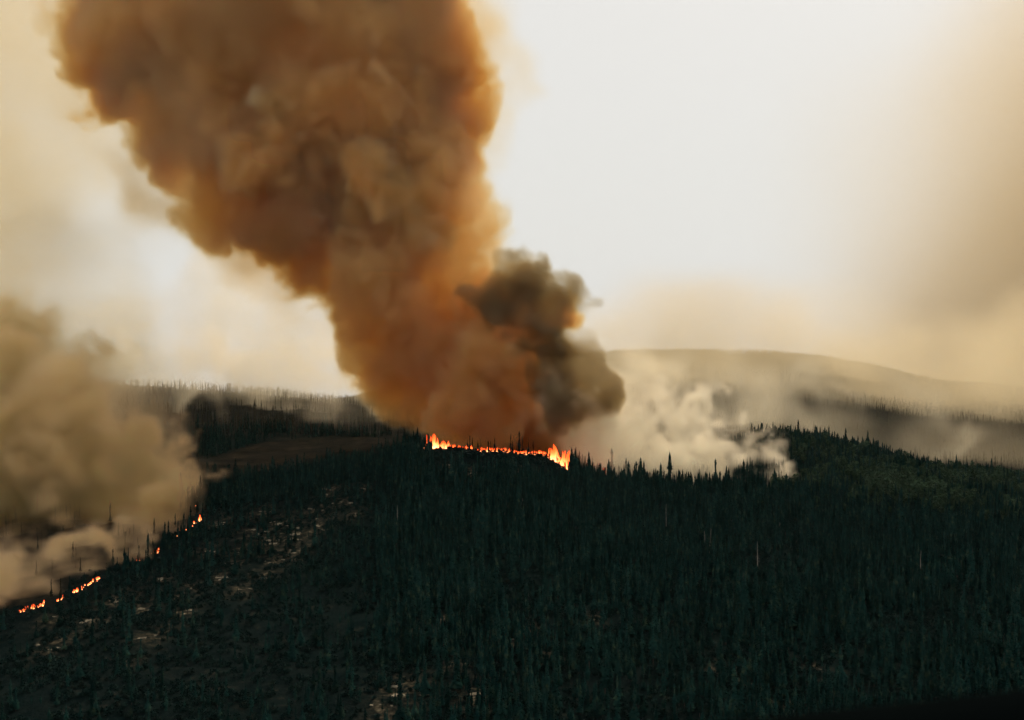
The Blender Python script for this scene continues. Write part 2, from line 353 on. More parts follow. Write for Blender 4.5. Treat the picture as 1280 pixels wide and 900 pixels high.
place(pick(BURN, (BURN['p'] > 760) & bin_ & ~bused, 90, -BURN['s'] / BURN['y']), BURN, bused, 'burnt_tree',
      'burnt tree on the hazy hillside beyond the crest', 'burnt tree', 'burnt trees on the hazy hillside')

# the lone standing snags and fallen log that the photo shows pale against the forest
def snag(px, py, h, lean, seed, label):
    x, y, z = ground_at(px, py)
    e = bpy.data.objects.new('dead_snag', None); COL.objects.link(e); e.location = (x, y, z - .2); e.rotation_euler = (0, lean, seed)
    tag(e, label, 'dead tree')
    link_mesh('trunk', trunk_mesh(h, .24, M_grey, 100 + seed, .006), e)
    link_mesh('branch_stubs', mesh_from('branch_stubs', *burnt_branches(h, 130 + seed, 9), M_grey), e)
for i, a in enumerate([
    (496, 664, 13, .02, 'pale dead snag standing alone above the rocky clearing'),
    (833, 668, 16, -.03, 'tall pale dead snag among the spruces right of the crest fire'),
    (882, 690, 10, .10, 'pale dead snag leaning right, one of a crossed pair'),
    (887, 692, 12, -.05, 'pale dead snag, the straighter one of a crossed pair'),
    (947, 712, 13, .02, 'thin pale dead snag below the crossed pair of snags'),
    (975, 672, 8, -.02, 'short pale dead snag among spruces below the knoll'),
    (1150, 724, 13, .03, 'thin grey dead snag in the dark spruces under the leafy knoll'),
    (653, 640, 7, .02, 'short pale dead snag below the crest fire line')]):
    snag(*a[:4], i, a[4])
x, y, z = ground_at(572, 713)
V, Fc = tube([(0, 0, k * 1.5) for k in range(5)], [.3, .28, .25, .2, .12])
lg = link_mesh('fallen_log', mesh_from('fallen_log', V, Fc, M_grey, True)); lg.location = (x, y, z + .6); lg.rotation_euler = (math.radians(80), 0, math.radians(60))
tag(lg, 'pale fallen log lying in the dark forest', 'log')

# the rest of the forest, as masses
def forest(name, x, y, z, s, rot, pid, meshes_pairs, label, cat):
    """every point of a vertex mesh carries one tree of the kind PID"""
    n = len(x); me = bpy.data.meshes.new(name); me.vertices.add(n)
    me.vertices.foreach_set('co', np.stack([x, y, z], -1).astype(np.float32).ravel())
    me.attributes.new('pid', 'INT', 'POINT').data.foreach_set('value', pid.astype(np.int32))
    me.attributes.new('scl', 'FLOAT', 'POINT').data.foreach_set('value', s.astype(np.float32))
    me.attributes.new('rot', 'FLOAT', 'POINT').data.foreach_set('value', rot.astype(np.float32))
    ng = bpy.data.node_groups.new(name, 'GeometryNodeTree')
    ng.interface.new_socket('Geometry', in_out='INPUT', socket_type='NodeSocketGeometry'); ng.interface.new_socket('Geometry', in_out='OUTPUT', socket_type='NodeSocketGeometry')
    N = ng.nodes.new; L = ng.links.new
    gi, go = N('NodeGroupInput'), N('NodeGroupOutput')
    jn = N('GeometryNodeJoinGeometry')
    for ms in reversed(meshes_pairs):
        sub = N('GeometryNodeJoinGeometry'); g2 = N('GeometryNodeGeometryToInstance')
        for q in ms:
            oi = N('GeometryNodeObjectInfo'); oi.inputs['Object'].default_value = bpy.data.objects.new(q.name, q); L(oi.outputs['Geometry'], sub.inputs[0])
        L(sub.outputs[0], g2.inputs[0]); L(g2.outputs[0], jn.inputs[0])
    ip = N('GeometryNodeInstanceOnPoints'); ip.inputs['Pick Instance'].default_value = True
    def A(nm, ty):
        a = N('GeometryNodeInputNamedAttribute'); a.data_type = ty; a.inputs['Name'].default_value = nm; return a.outputs['Attribute']
    cx = N('ShaderNodeCombineXYZ'); L(A('rot', 'FLOAT'), cx.inputs[2])
    mp = N('GeometryNodeMeshToPoints'); L(gi.outputs[0], mp.inputs[0]); L(mp.outputs[0], ip.inputs['Points'])
    L(jn.outputs[0], ip.inputs['Instance']); L(A('pid', 'INT'), ip.inputs['Instance Index']); L(A('scl', 'FLOAT'), ip.inputs['Scale'])
    L(cx.outputs[0], ip.inputs['Rotation']); L(ip.outputs[0], go.inputs[0])
    o = link_mesh(name, me); md = o.modifiers.new('trees', 'NODES'); md.node_group = ng
    for ms in meshes_pairs[:1]:
        for q in ms: me.materials.append(q.materials[0])
    return tag(o, label, cat, kind='stuff')
def mass(P, keep, name, ka, kb, label, cat):
    prs = KIND[ka] + KIND[kb]; na, nb = len(KIND[ka]), len(KIND[kb])
    kb_i = KN.index(kb); is_b = P['kind'][keep] == kb_i
    pid = np.where(is_b, na + P['var'][keep] % nb, P['var'][keep] % na)
    forest(name, *[P[k][keep] for k in ('x', 'y', 'z', 's', 'rot')], pid, prs, label, cat)
mass(NEAR, ~used, 'spruce_forest', 'spruce', 'aspen', 'dense dark spruce forest covering the near slope and knoll', 'forest')
mass(BURN, ~bused, 'burnt_forest', 'burnt', 'scorched', 'thin burnt forest of bare trunks on the far hazy hillsides', 'forest')
x, y = scatter(76000, -.6, .6, 285, 720); bu, cl, ro = cover(x, y)
ok = rng.random(len(x)) < np.clip(.6 + .4 * smooth_noise(x, y, 15, 41), 0, 1) * (1 - bu) * (1 - cl * .8) * (1 - .3 * ro) * (1 - .85 * lichen(x, y)); x, y = x[ok], y[ok]
forest('low_shrubs', x, y, height(x, y), rng.uniform(.4, 1.1, len(x)), rng.uniform(0, 6.28, len(x)), rng.integers(0, 3, len(x)), [[q] for q in SHRUB],
       'low dark shrubs covering the ground between the trees', 'shrubs')

# pale rocks breaking the open ground
def pale_rock(px, py, wpx, seed, label, group):
    q = np.random.default_rng(200 + seed); x, y, z = ground_at(px, py); r = wpx / F * y * .5
    bm = bmesh.new(); bmesh.ops.create_icosphere(bm, subdivisions=3, radius=1)
    ph = q.uniform(0, 6.28, 9)
    for v in bm.verts:
        a = math.atan2(v.co.y, v.co.x)
        d = 1 + .3 * math.sin(2 * a + ph[0]) + .22 * math.sin(3 * a + ph[1]) + .15 * math.sin(5 * a + ph[2]) + .2 * math.sin(v.co.x * 7 + ph[3]) * math.sin(v.co.y * 8 + ph[4]) + .1 * math.sin(v.co.z * 14 + v.co.x * 13 + ph[5])
        v.co = Vector((v.co.x * d * r, v.co.y * d * r * q.uniform(1.1, 1.3), v.co.z * d * min(.6, r * .25)))
    me = bpy.data.meshes.new('pale_rock'); bm.to_mesh(me); bm.free(); me.materials.append(M_rock)
    o = link_mesh('pale_rock', me); o.location = (x, y, z - .1); o.rotation_euler = (0, 0, q.uniform(0, 3)); tag(o, label, 'rock', group)
for px0, px1, lab, grp in ((450, 1100, 'pale lichen-covered rock in the dark forest at the foot of the slope', 'pale rocks at the foot of the slope'),
                           (0, 330, 'pale rock on the open ground below the curved fire line', 'pale rocks below the curved fire line'),
                           (330, 700, 'pale rock in the thin scrub on the upper slope', 'pale rocks on the upper slope')):
    for k, (a, b_, c_) in enumerate(LICHEN):
        low_ = b_ > 760 and a > 450
        if (low_ and px0 == 450) or (not low_ and px0 != 450 and px0 <= a < px1 and not (px0 == 0 and a >= 330)):
            for e_ in range(3):
                pale_rock(a + rng.normal(0, c_ * .4), b_ + rng.normal(0, c_ * .12), c_ * rng.uniform(.15, .4), k * 5 + e_, lab, grp)

# ---------------------------------------------------------------- flames
m = bpy.data.materials.new('flame'); m.use_nodes = True; t = m.node_tree; t.nodes.clear()
tc = t.nodes.new('ShaderNodeTexCoord'); sx = t.nodes.new('ShaderNodeSeparateXYZ'); t.links.new(tc.outputs['Object'], sx.inputs[0])
fr = ramp(t, [(0, (1, .36, .14)), (.25, (1, .22, .06)), (.55, (1, .10, .018)), (1, (1, .055, .007))]); t.links.new(sx.outputs[2], fr.inputs[0])
fs = t.nodes.new('ShaderNodeMapRange'); fs.inputs[1].default_value = 0; fs.inputs[2].default_value = 1; fs.inputs[3].default_value = 6.2; fs.inputs[4].default_value = 2.0
t.links.new(sx.outputs[2], fs.inputs[0])
em = t.nodes.new('ShaderNodeEmission'); t.links.new(fr.outputs[0], em.inputs[0]); t.links.new(fs.outputs[0], em.inputs[1])
om = t.nodes.new('ShaderNodeOutputMaterial'); t.links.new(em.outputs[0], om.inputs[0]); M_flame = m
def flame_mesh(seed):
    q = np.random.default_rng(300 + seed); V, Fc = [], []; n, K = 9, 11; ph = q.uniform(0, 6.28, 4)
    for k in range(K):
        f = k / (K - 1); r = .34 * (math.sin(min(1, f * 3.2 + .35) * 1.57)) * (1 - f) ** .8 + .004
        cx = .16 * math.sin(f * 4.5 + ph[0]) * f; cy_ = .12 * math.sin(f * 5 + ph[1]) * f
        for a in range(n):
            th = a * 6.2832 / n + f * 1.2; rr = r * (1 + .35 * math.sin(2 * th + ph[2] + f * 5) + .15 * math.sin(3 * th + ph[3]))
            V.append((cx + rr * math.cos(th), cy_ + rr * math.sin(th), f - .08))
        if k:
            for a in range(n): Fc.append(((k - 1) * n + a, (k - 1) * n + (a + 1) % n, k * n + (a + 1) % n, k * n + a))
    Fc.append(tuple(range(n))[::-1]); Fc.append(tuple(range(len(V) - n, len(V))))
    return mesh_from('flame', V, Fc, M_flame, True)
rng = np.random.default_rng(77)
FL = [flame_mesh(i) for i in range(7)]
def flame(x, y, h, wd, label, group, lift=0):
    o = link_mesh('flame', FL[int(rng.integers(7))]); o.location = (x, y, H(x, y) + lift); o.scale = (wd, wd, h)
    o.rotation_euler = (rng.uniform(-.15, .15), rng.uniform(-.25, .1), rng.uniform(0, 6.28)); tag(o, label, 'flame', group)
def fire_run(pts, D0, D1, n, h0, h1, label, group, jit=1.5):
    """flames standing on the ground along a run of bearings between two distances"""
    for k in range(n):
        f = (k + rng.uniform(.1, .9)) / n; px = pts[0] + (pts[1] - pts[0]) * f; D = D0 + (D1 - D0) * f + rng.uniform(-jit, jit)
        h = rng.uniform(h0, h1); flame((px - 640) / F * D, D, h, h * rng.uniform(.28, .55) + .5, label, group)
fire_run((531, 548), 706, 709, 13, 4, 12, 'tall orange flame leaping at the end of the crest fire beside the dark spruces', 'tall flames beside the dark spruces')
fire_run((546, 562), 709, 711, 9, 3.5, 6.5, 'mid-height flame in the crest fire next to the tall leaping flames', 'mid-height crest flames')
fire_run((560, 590), 711, 712, 20, 1.8, 4.0, 'low bright flame on the crest between the leaping flames and the gap in the fire', 'low crest flames before the gap')
fire_run((597, 690), 712, 714, 66, 1.8, 3.8, 'low bright flame in the long thin fire line along the crest', 'low flames along the crest line')
fire_run((686, 712), 714, 692, 24, 3.5, 15, 'tall flame flaring beside the pale smoke where the crest line ends', 'tall flames by the pale smoke', 3)
fire_run((724, 728), 672, 668, 3, 3, 6, 'small flame burning apart among the spruces under the pale smoke', 'flames apart among spruces')
fire_run((730, 758), 722, 728, 12, 6, 12, 'flame glowing dimly inside the pale smoke past the end of the crest fire', 'flames inside the pale smoke', 3)
CURVE = [(2, 767), (30, 764), (72, 752), (99, 738), (124, 724), (147, 712), (172, 702), (197, 690), (212, 680), (222, 670), (238, 660), (250, 650), (250, 642), (244, 628), (238, 614)]
cl_ = np.concatenate([[0], np.cumsum([math.dist(a, b_) for a, b_ in zip(CURVE, CURVE[1:])])])
for k in range(34):                          # flares with gaps between them
    c_ = rng.uniform(0, cl_[-1]) if k else cl_[11]; wd_ = rng.uniform(2, 9); big = rng.uniform(.35, .9) if k else 1.5
    for e_ in range(int(rng.integers(1, 4) + wd_ * .38)):
        q_ = c_ + rng.normal(0, wd_ * .5)
        x, y, z = ground_at(np.interp(q_, cl_, [a for a, _ in CURVE]) + rng.normal(0, 1), np.interp(q_, cl_, [b_ for _, b_ in CURVE]) + rng.normal(0, 1))
        h = big * rng.uniform(.7, 2.6)
        flame(x, y, h, h * rng.uniform(.35, .6) + .3, 'small flame in the broken curved fire line under the tan smoke', 'flames of the curved fire line', .1)

# ---------------------------------------------------------------- smoke: density sampled on real 3-D grids
def upm(n, m_):
    t_ = np.linspace(0, m_ - 3.001, n); i = t_.astype(int); f = t_ - i
    M = np.zeros((n, m_), np.float32); r = np.arange(n)
    M[r, i] += (1 - f) ** 3 / 6; M[r, i + 1] += (3 * f ** 3 - 6 * f ** 2 + 4) / 6; M[r, i + 2] += (-3 * f ** 3 + 3 * f ** 2 + 3 * f + 1) / 6
    np.add.at(M, (r, np.minimum(i + 3, m_ - 1)), f ** 3 / 6); return M
def vnoise(n, size, cell):
    cell = np.broadcast_to(cell, 3); c = [max(4, int(math.ceil(size[k] / cell[k])) + 3) for k in range(3)]
    g = rng.standard_normal(c).astype(np.float32)
    for k in range(3): g = np.moveaxis(np.tensordot(upm(n[k], c[k]), g, axes=(1, k)), 0, k)
    return g / max(1e-6, float(g.std()))
def smoke_mat(name, scat, absb, k, g=.15):
    m = bpy.data.materials.new(name); m.use_nodes = True; t = m.node_tree; t.nodes.clear(); l = t.links.new
    at = t.nodes.new('ShaderNodeAttribute'); at.attribute_name = 'density'
    mu = t.nodes.new('ShaderNodeMath'); mu.operation = 'MULTIPLY'; mu.inputs[1].default_value = k
    vs = t.nodes.new('ShaderNodeVolumeScatter'); vs.inputs['Color'].default_value = (*scat, 1); vs.inputs['Anisotropy'].default_value = g
    va = t.nodes.new('ShaderNodeVolumeAbsorption'); va.inputs['Color'].default_value = (*[1 - q for q in absb], 1)
    ad = t.nodes.new('ShaderNodeAddShader'); o = t.nodes.new('ShaderNodeOutputMaterial')
    l(at.outputs['Fac'], mu.inputs[0]); l(mu.outputs[0], vs.inputs['Density']); l(mu.outputs[0], va.inputs['Density'])
    l(vs.outputs[0], ad.inputs[0]); l(va.outputs[0], ad.inputs[1]); l(ad.outputs[0], o.inputs['Volume']); return m
def smoke(name, blobs, vox, mat, label, octaves, thr=.5, soft=.5, power=1.0, mod=None, warp=None, cat='smoke'):
    P = np.array([b_[:3] for b_ in blobs]); R = np.array([b_[3] for b_ in blobs]); Wt = np.array([b_[4] if len(b_) > 4 else 1 for b_ in blobs])
    wp = (warp[1] * 4 if warp else 0) + 6 * vox
    lo = (P - R[:, None] * 1.6).min(0) - wp; hi = (P + R[:, None] * 1.6).max(0) + wp
    n = np.ceil((hi - lo) / vox).astype(int) + 1; hi = lo + (n - 1) * vox
    ax = [(lo[k] + np.arange(n[k]) * vox).astype(np.float32) for k in range(3)]
    fld = np.zeros(n, np.float32)
    for p_, r, wt in zip(P, R, Wt):
        R2 = r * 1.6
        sl = tuple(slice(max(0, int((p_[k] - R2 - lo[k]) / vox)), max(1, min(n[k], int((p_[k] + R2 - lo[k]) / vox) + 2))) for k in range(3))
        d2 = (ax[0][sl[0]] - p_[0])[:, None, None] ** 2 + (ax[1][sl[1]] - p_[1])[None, :, None] ** 2 + (ax[2][sl[2]] - p_[2])[None, None, :] ** 2
        q = np.clip(1 - d2 / R2 ** 2, 0, 1); fld[sl] += q * q * q * (2.1 * wt)
    fld = np.minimum(fld, 2.2)
    if warp:                                # stir the billows: shift the field along each axis in turn
        for k in range(3):
            sh = warp[1] * (vnoise(n, hi - lo, warp[0]) + .45 * vnoise(n, hi - lo, warp[0] * .4)) / vox
            pos_ = np.clip(sh + np.arange(n[k], dtype=np.float32).reshape([-1 if q == k else 1 for q in range(3)]), 0, n[k] - 1.001)
            i0 = pos_.astype(np.int32); pos_ -= i0
            fld = np.take_along_axis(fld, i0, k) * (1 - pos_) + np.take_along_axis(fld, i0 + 1, k) * pos_
    e = np.zeros_like(fld)
    for cell, a, billow in octaves:
        v = vnoise(n, hi - lo, cell); e += a * ((np.abs(v) - .8) if billow else v)
    f = fld + e * np.clip(fld * 1.6, 0, 1)
    d = np.clip((f - thr) / soft, 0, 1) ** power
    if mod: d *= np.clip(np.exp(mod[1] * vnoise(n, hi - lo, mod[0]) + mod[1] * .55 * vnoise(n, hi - lo, mod[0] * .45)), 0, 2.2)
    for k in range(3):                      # fade out before the grid ends
        q = np.clip(np.minimum(np.arange(n[k]), n[k] - 1 - np.arange(n[k])) / 5.0, 0, 1).astype(np.float32)
        d *= q.reshape([-1 if a == k else 1 for a in range(3)])
    d[0] = d[-1] = 0; d[:, 0] = d[:, -1] = 0; d[:, :, 0] = d[:, :, -1] = 0
    me = bpy.data.meshes.new(name + '_samples'); me.vertices.add(d.size)
    me.attributes.new('dens', 'FLOAT', 'POINT').data.foreach_set('value', np.ascontiguousarray(d, np.float32).ravel())
    src = bpy.data.objects.new(name + '_samples', me)
    ng = bpy.data.node_groups.new(name, 'GeometryNodeTree'); ng.interface.new_socket('Geometry', in_out='OUTPUT', socket_type='NodeSocketGeometry')
    N = ng.nodes.new; L = ng.links.new
    oi = N('GeometryNodeObjectInfo'); oi.inputs['Object'].default_value = src
    na = N('GeometryNodeInputNamedAttribute'); na.data_type = 'FLOAT'; na.inputs['Name'].default_value = 'dens'
    si = N('GeometryNodeSampleIndex'); si.data_type = 'FLOAT'; si.domain = 'POINT'; si.clamp = True
    pos = N('GeometryNodeInputPosition')
    s1 = N('ShaderNodeVectorMath'); s1.operation = 'SUBTRACT'; s1.inputs[1].default_value = lo
    s2 = N('ShaderNodeVectorMath'); s2.operation = 'MULTIPLY_ADD'; s2.inputs[1].default_value = (1 / vox,) * 3; s2.inputs[2].default_value = (.5,) * 3
    s3 = N('ShaderNodeVectorMath'); s3.operation = 'FLOOR'; s4 = N('ShaderNodeSeparateXYZ')
    ti = [N('FunctionNodeFloatToInt') for _ in range(3)]
    m1 = N('FunctionNodeIntegerMath'); m1.operation = 'MULTIPLY_ADD'; m1.inputs[1].default_value = int(n[1])
    m2 = N('FunctionNodeIntegerMath'); m2.operation = 'MULTIPLY_ADD'; m2.inputs[1].default_value = int(n[2])
    vc = N('GeometryNodeVolumeCube'); out = N('NodeGroupOutput'); sm = N('GeometryNodeSetMaterial'); sm.inputs['Material'].default_value = mat
    L(pos.outputs[0], s1.inputs[0]); L(s1.outputs[0], s2.inputs[0]); L(s2.outputs[0], s3.inputs[0]); L(s3.outputs[0], s4.inputs[0])
    for k in range(3): L(s4.outputs[k], ti[k].inputs[0])
    L(ti[0].outputs[0], m1.inputs[0]); L(ti[1].outputs[0], m1.inputs[2]); L(m1.outputs[0], m2.inputs[0]); L(ti[2].outputs[0], m2.inputs[2])
    L(oi.outputs['Geometry'], si.inputs['Geometry']); L(na.outputs['Attribute'], si.inputs['Value']); L(m2.outputs[0], si.inputs['Index'])
    L(si.outputs[0], vc.inputs['Density']); vc.inputs['Min'].default_value = lo; vc.inputs['Max'].default_value = hi
    for k, a in enumerate('XYZ'): vc.inputs['Resolution ' + a].default_value = int(n[k])
    L(vc.outputs[0], sm.inputs[0]); L(sm.outputs[0], out.inputs[0])
    vol = bpy.data.volumes.new(name); vo = bpy.data.objects.new(name, vol); COL.objects.link(vo); vol.materials.append(mat)
    vo.modifiers.new('density', 'NODES').node_group = ng
    print(name, n, d.size, 'fill %.3f' % (d > .001).mean(), 't %.1f' % (time.time() - T0))
    return tag(vo, label, cat, kind='stuff')
def B(lst, D, jit=0, lean=0, sub=0):
    """billows at photo pixels (x, y, radius) and a distance; each may grow smaller ones on its skin"""
    out = []
    for b_ in lst:
        px, py, r = b_[:3]; Dd = (b_[3] if len(b_) > 3 else D) + rng.uniform(-jit, jit) + lean * (560 - py)
        c = W(px, py, Dd); r = r / F * Dd; out.append((*c, r))
        for _ in range(sub):
            v = rng.normal(size=3); v /= np.linalg.norm(v); rr = r * rng.uniform(.28, .5)
            out.append((c[0] + v[0] * r * .95, c[1] + v[1] * r * .95, c[2] + v[2] * r * .95, rr, .7))
    return out
def wisps(bases, top, r0, r1, n, spread, D=None, wt=1.0):
    """chains of billows drifting up from ground points, growing as they rise"""
    out = []
    for (px, py, D_) in bases:
        tx, ty = top(px, py); a = rng.uniform(.7, 1.3)
        for k in range(n):
            f = k / (n - 1); r = (r0 + (r1 - r0) * f) * rng.uniform(.7, 1.25)
            out.append((*W(px + tx * a * f + rng.normal(0, spread), py + ty * a * f + rng.normal(0, spread), D_ + rng.uniform(-20, 20)), r / F * D_, wt * (1 - .35 * f)))
    return out

def reseed(k):
    global rng
    rng = np.random.default_rng(k)

reseed(101)
brown = [(600, 540, 60), (560, 522, 48), (640, 525, 58), (680, 545, 36), (542, 518, 24), (562, 478, 62), (615, 460, 72), (522, 440, 54), (482, 440, 32), (660, 480, 50),
 (575, 405, 74), (515, 385, 78), (468, 385, 50), (445, 395, 30), (635, 400, 46), (550, 335, 70), (480, 330, 80), (410, 325, 50), (606, 335, 38), (615, 288, 28), (638, 282, 20),
 (500, 250, 84), (425, 255, 90), (345, 260, 66), (280, 275, 44), (245, 297, 24), (575, 245, 38), (470, 170, 98), (375, 180, 98), (285, 190, 78), (550, 195, 48), (215, 185, 48), (185, 160, 44), (150, 125, 42), (150, 60, 56), (130, 5, 60), (575, 60, 44), (585, 120, 34), (570, 175, 34),
 (420, 80, 112), (315, 90, 105), (515, 85, 70), (225, 90, 70), (430, -20, 130), (300, -20, 120), (535, 5, 44), (200, 20, 74),
 (400, -120, 135), (280, -120, 130), (190, -100, 90), (500, -105, 80), (330, -230, 150), (210, -230, 120), (440, -220, 100), (700, 470, 30), (690, 385, 36), (722, 378, 22), (735, 490, 24), (660, 355, 30), (680, 430, 34), (705, 510, 26)]
M_brown = smoke_mat('brown_smoke', (.36, .315, .23), (.085, .28, .70), .125, .2)
smoke('smoke_column', B(brown, 800, 30, .05, 8), 1.9, M_brown,
      'towering orange-brown smoke column rising from the crest fire', [(58, .28, 0), (30, .46, 1), (15, .50, 1), (7.5, .44, 1), (3.8, .30, 1)], .46, 1.35, 1.5, mod=(60, .6), warp=(34, 6))
reseed(102)
fringe = [(590, 130, 46), (605, 90, 44), (590, 180, 36), (575, 40, 48), (615, 130, 34), (628, 75, 30), (550, 10, 44), (612, 170, 26), (150, 60, 60), (135, 110, 56), (150, 180, 50), (160, 20, 60), (130, -10, 50), (110, -60, 70),
          (190, 240, 44), (190, 290, 40), (225, 310, 36), (290, 320, 36), (330, 340, 36), (370, 380, 42), (405, 410, 42), (435, 450, 42), (460, 490, 38), (310, 300, 46), (240, 220, 50), (660, 330, 24), (695, 345, 24), (722, 365, 20), (738, 420, 18), (480, 510, 28), (110, 150, 50), (135, 60, 66), (120, 130, 60), (150, 215, 56), (185, 262, 46), (120, 0, 56), (200, 130, 60), (180, 40, 60), (590, 215, 30), (560, 300, 30)]
smoke('smoke_fringe', B([(a - 18 if a < 330 else a + 6, b_, c_ * 1.22) for a, b_, c_ in brown if b_ < 420 and c_ > 40] + [q for q in fringe if q[0] > 270 or q[1] > 240], 806, 25, .05, 3), 3.6, smoke_mat('fringe_smoke', (.34, .32, .25), (.06, .20, .48), .014, .3),
      'thin orange smoke torn from the edges of the tall column', [(60, .5, 0), (30, .45, 0), (15, .34, 1), (7, .2, 1)], .10, 1.8, 1.3, mod=(40, .45), warp=(36, 10))
reseed(103)
dark = [(755, 500, 15), (747, 482, 22), (722, 472, 30), (698, 490, 30), (712, 440, 22), (690, 375, 32), (718, 374, 20), (655, 346, 26), (645, 375, 34), (612, 380, 26), (668, 420, 30), (690, 455, 28), (672, 475, 20), (690, 515, 22), (748, 522, 8), (738, 440, 14), (636, 335, 20), (676, 335, 16), (676, 395, 28), (730, 505, 24), (765, 512, 10), (725, 455, 32), (748, 498, 26), (702, 510, 30), (760, 480, 16), (735, 480, 30)]
M_dark = smoke_mat('dark_smoke', (.23, .195, .14), (.42, .53, .76), .15, .2)
smoke('dark_smoke', B(dark, 730, 12, 0, 9), 1.5, M_dark, 'dark sooty smoke boiling up the edge of the brown column', [(22, .34, 1), (11, .36, 1), (5.5, .26, 1), (3, .12, 0)], .42, 1.2, 1.4, mod=(20, .5), warp=(16, 3.5))
reseed(104)
front = [(620, 440, 44), (640, 470, 40), (600, 480, 46), (650, 510, 36), (570, 490, 36), (600, 520, 30), (640, 540, 26), (560, 530, 30)]
smoke('smoke_billow', B(front, 742, 8, 0, 9), 1.7, M_brown, 'lit tan billow bulging from the foot of the smoke column', [(24, .5, 1), (12, .42, 1), (6, .26, 1), (3.4, .12, 0)], .55, 1.4, 1.6, mod=(20, .5), warp=(20, 5))
reseed(105)
puff = [(365, 135, 36), (400, 165, 30), (380, 115, 22), (480, 245, 38), (508, 280, 30), (520, 225, 26), (530, 300, 22), (602, 384, 16), (600, 455, 32), (635, 440, 26), (640, 480, 24), (455, 210, 24)]  # lit look of these billows is put into a paler, olive-grey smoke colour
smoke('lit_tint_billow', B([(a, b_, c_ * 1.2, 757 + (560 - b_) * .05) for a, b_, c_ in puff], 757, 6, 0, 6), 1.7, smoke_mat('lit_tint_smoke', (.42, .36, .25), (.17, .26, .46), .065, .1),
      'billows on the face of the brown column, their lit look coloured into paler olive-grey smoke', [(24, .4, 1), (12, .42, 1), (6, .28, 1), (3.4, .14, 0)], .55, 1.5, 1.6, mod=(18, .5), warp=(18, 5))
M_tan = smoke_mat('tan_smoke', (.86, .60, .37), (.015, .17, .42), .095, .35)
reseed(106)
left = [(60, 590, 78), (130, 580, 62), (30, 640, 66), (170, 585, 46), (200, 608, 30), (120, 625, 44), (60, 520, 90), (-40, 560, 100), (-40, 650, 80), (140, 530, 50), (20, 690, 34), (75, 670, 34), (212, 625, 20), (155, 645, 28), (-30, 450, 90), (40, 450, 70), (100, 470, 55), (190, 565, 28), (185, 520, 22), (205, 552, 20), (216, 588, 20), (226, 614, 15), (150, 490, 28), (232, 632, 10), (180, 640, 26)]
low = []
for _ in range(340):                       # smoke seeping from the burnt ground behind the fire line
    px = rng.uniform(-60, 232); line = np.interp(px, [-60, 10, 70, 120, 195, 222, 240], [775, 757, 742, 718, 682, 662, 615]); py = line - abs(rng.normal(0, 1)) * 38 - 4
    if _ > 260: py = line - abs(rng.normal(0, 1)) * 13 + 2
    if py < 600: continue
    gx, gy, gz = ground_at(px, py); q_ = rng.uniform(3, 8) if _ <= 260 else rng.uniform(2.5, 5); low.append((gx - q_ * .4, gy, gz + q_ * .8, q_ * 1.15, rng.uniform(.5, 1.05)))
smoke('ground_smoke', B(left, 640, 40, -.05, 6) + low,
      2.2, M_tan, 'tan smoke bank rolling up behind the curved fire line', [(40, .36, 0), (20, .5, 1), (10, .5, 1), (5, .38, 1)], .30, 1.9, 1.6, mod=(20, .8), warp=(16, 6))
M_pale = smoke_mat('pale_smoke', (.95, .82, .62), (.01, .075, .22), .055, .4)
reseed(131)
smoke('tan_veil', B([(a, b_ - 12, c_ * 1.3) for a, b_, c_ in left if c_ > 25] + [(40, 390, 90), (-20, 320, 110), (110, 420, 70), (60, 300, 80), (150, 470, 50)], 660, 25, -.05, 3), 5, smoke_mat('thin_tan_smoke', (.80, .60, .38), (.03, .17, .40), .0065, .35),
      'thin tan smoke fading upward from the bank behind the curved fire line', [(60, .4, 0), (30, .4, 0), (15, .34, 1), (8, .22, 1)], .12, 1.9, 1.3, mod=(34, .5), warp=(30, 10))
reseed(107)
low = [(738, 562, 22), (775, 564, 26), (712, 568, 14), (748, 582, 18), (800, 572, 22), (835, 580, 18), (790, 535, 26), (850, 555, 20), (720, 588, 12), (770, 530, 20), (825, 520, 20)]
seep = []
for _ in range(380):                       # and from the ground behind the crest
    px = rng.uniform(725, 992); D_ = 700 + abs(rng.normal(0, 60)); gx = (px - 640) / F * D_; q_ = rng.uniform(3, 9) * np.interp(px, [725, 900, 1000], [1, .85, .5]); up = abs(rng.normal(0, 1)) * 32 * np.interp(px, [725, 1000], [1, .5])
    seep.append((gx - up * .6, D_, H(gx, D_) + q_ * .5 + up, q_ * (1 + up / 50), rng.uniform(.45, 1.0)))
smoke('pale_smoke', B(low, 738, 14, 0, 6) + seep,
      1.9, M_pale, 'pale lit smoke drifting low behind the crest spruces', [(26, .34, 0), (13, .40, 1), (6.5, .34, 1), (3.8, .2, 1)], .30, 1.5, 1.5, mod=(16, .35), warp=(15, 5))
M_thin = smoke_mat('thin_smoke', (.90, .77, .55), (.02, .10, .26), .009, .4)
reseed(108)
tb = [(rng.uniform(760, 1300), rng.uniform(520, 600), rng.uniform(1000, 1500)) for _ in range(26)]
smoke('hillside_smoke', wisps(tb, lambda a, b_: (-90, -75), 7, 28, 8, 6, wt=.75) + B([(770, 530, 60), (840, 525, 60), (930, 525, 50), (1000, 530, 40), (900, 490, 44), (960, 480, 36), (800, 470, 50), (880, 475, 36)], 1300, 120, 0, 3) + wisps([(1130, 596, 930), (1095, 588, 920), (1060, 582, 920), (1280, 600, 960), (1010, 575, 930)], lambda a, b_: (-100, -80), 7, 22, 14, 3, wt=.9),
      6, M_thin, 'thin veils of smoke drifting over the far hillside', [(90, .3, 0), (45, .4, 0), (22, .3, 0), (12, .2, 0)], .25, 2.0, 1.3, mod=(50, .5), warp=(60, 22))
reseed(109)
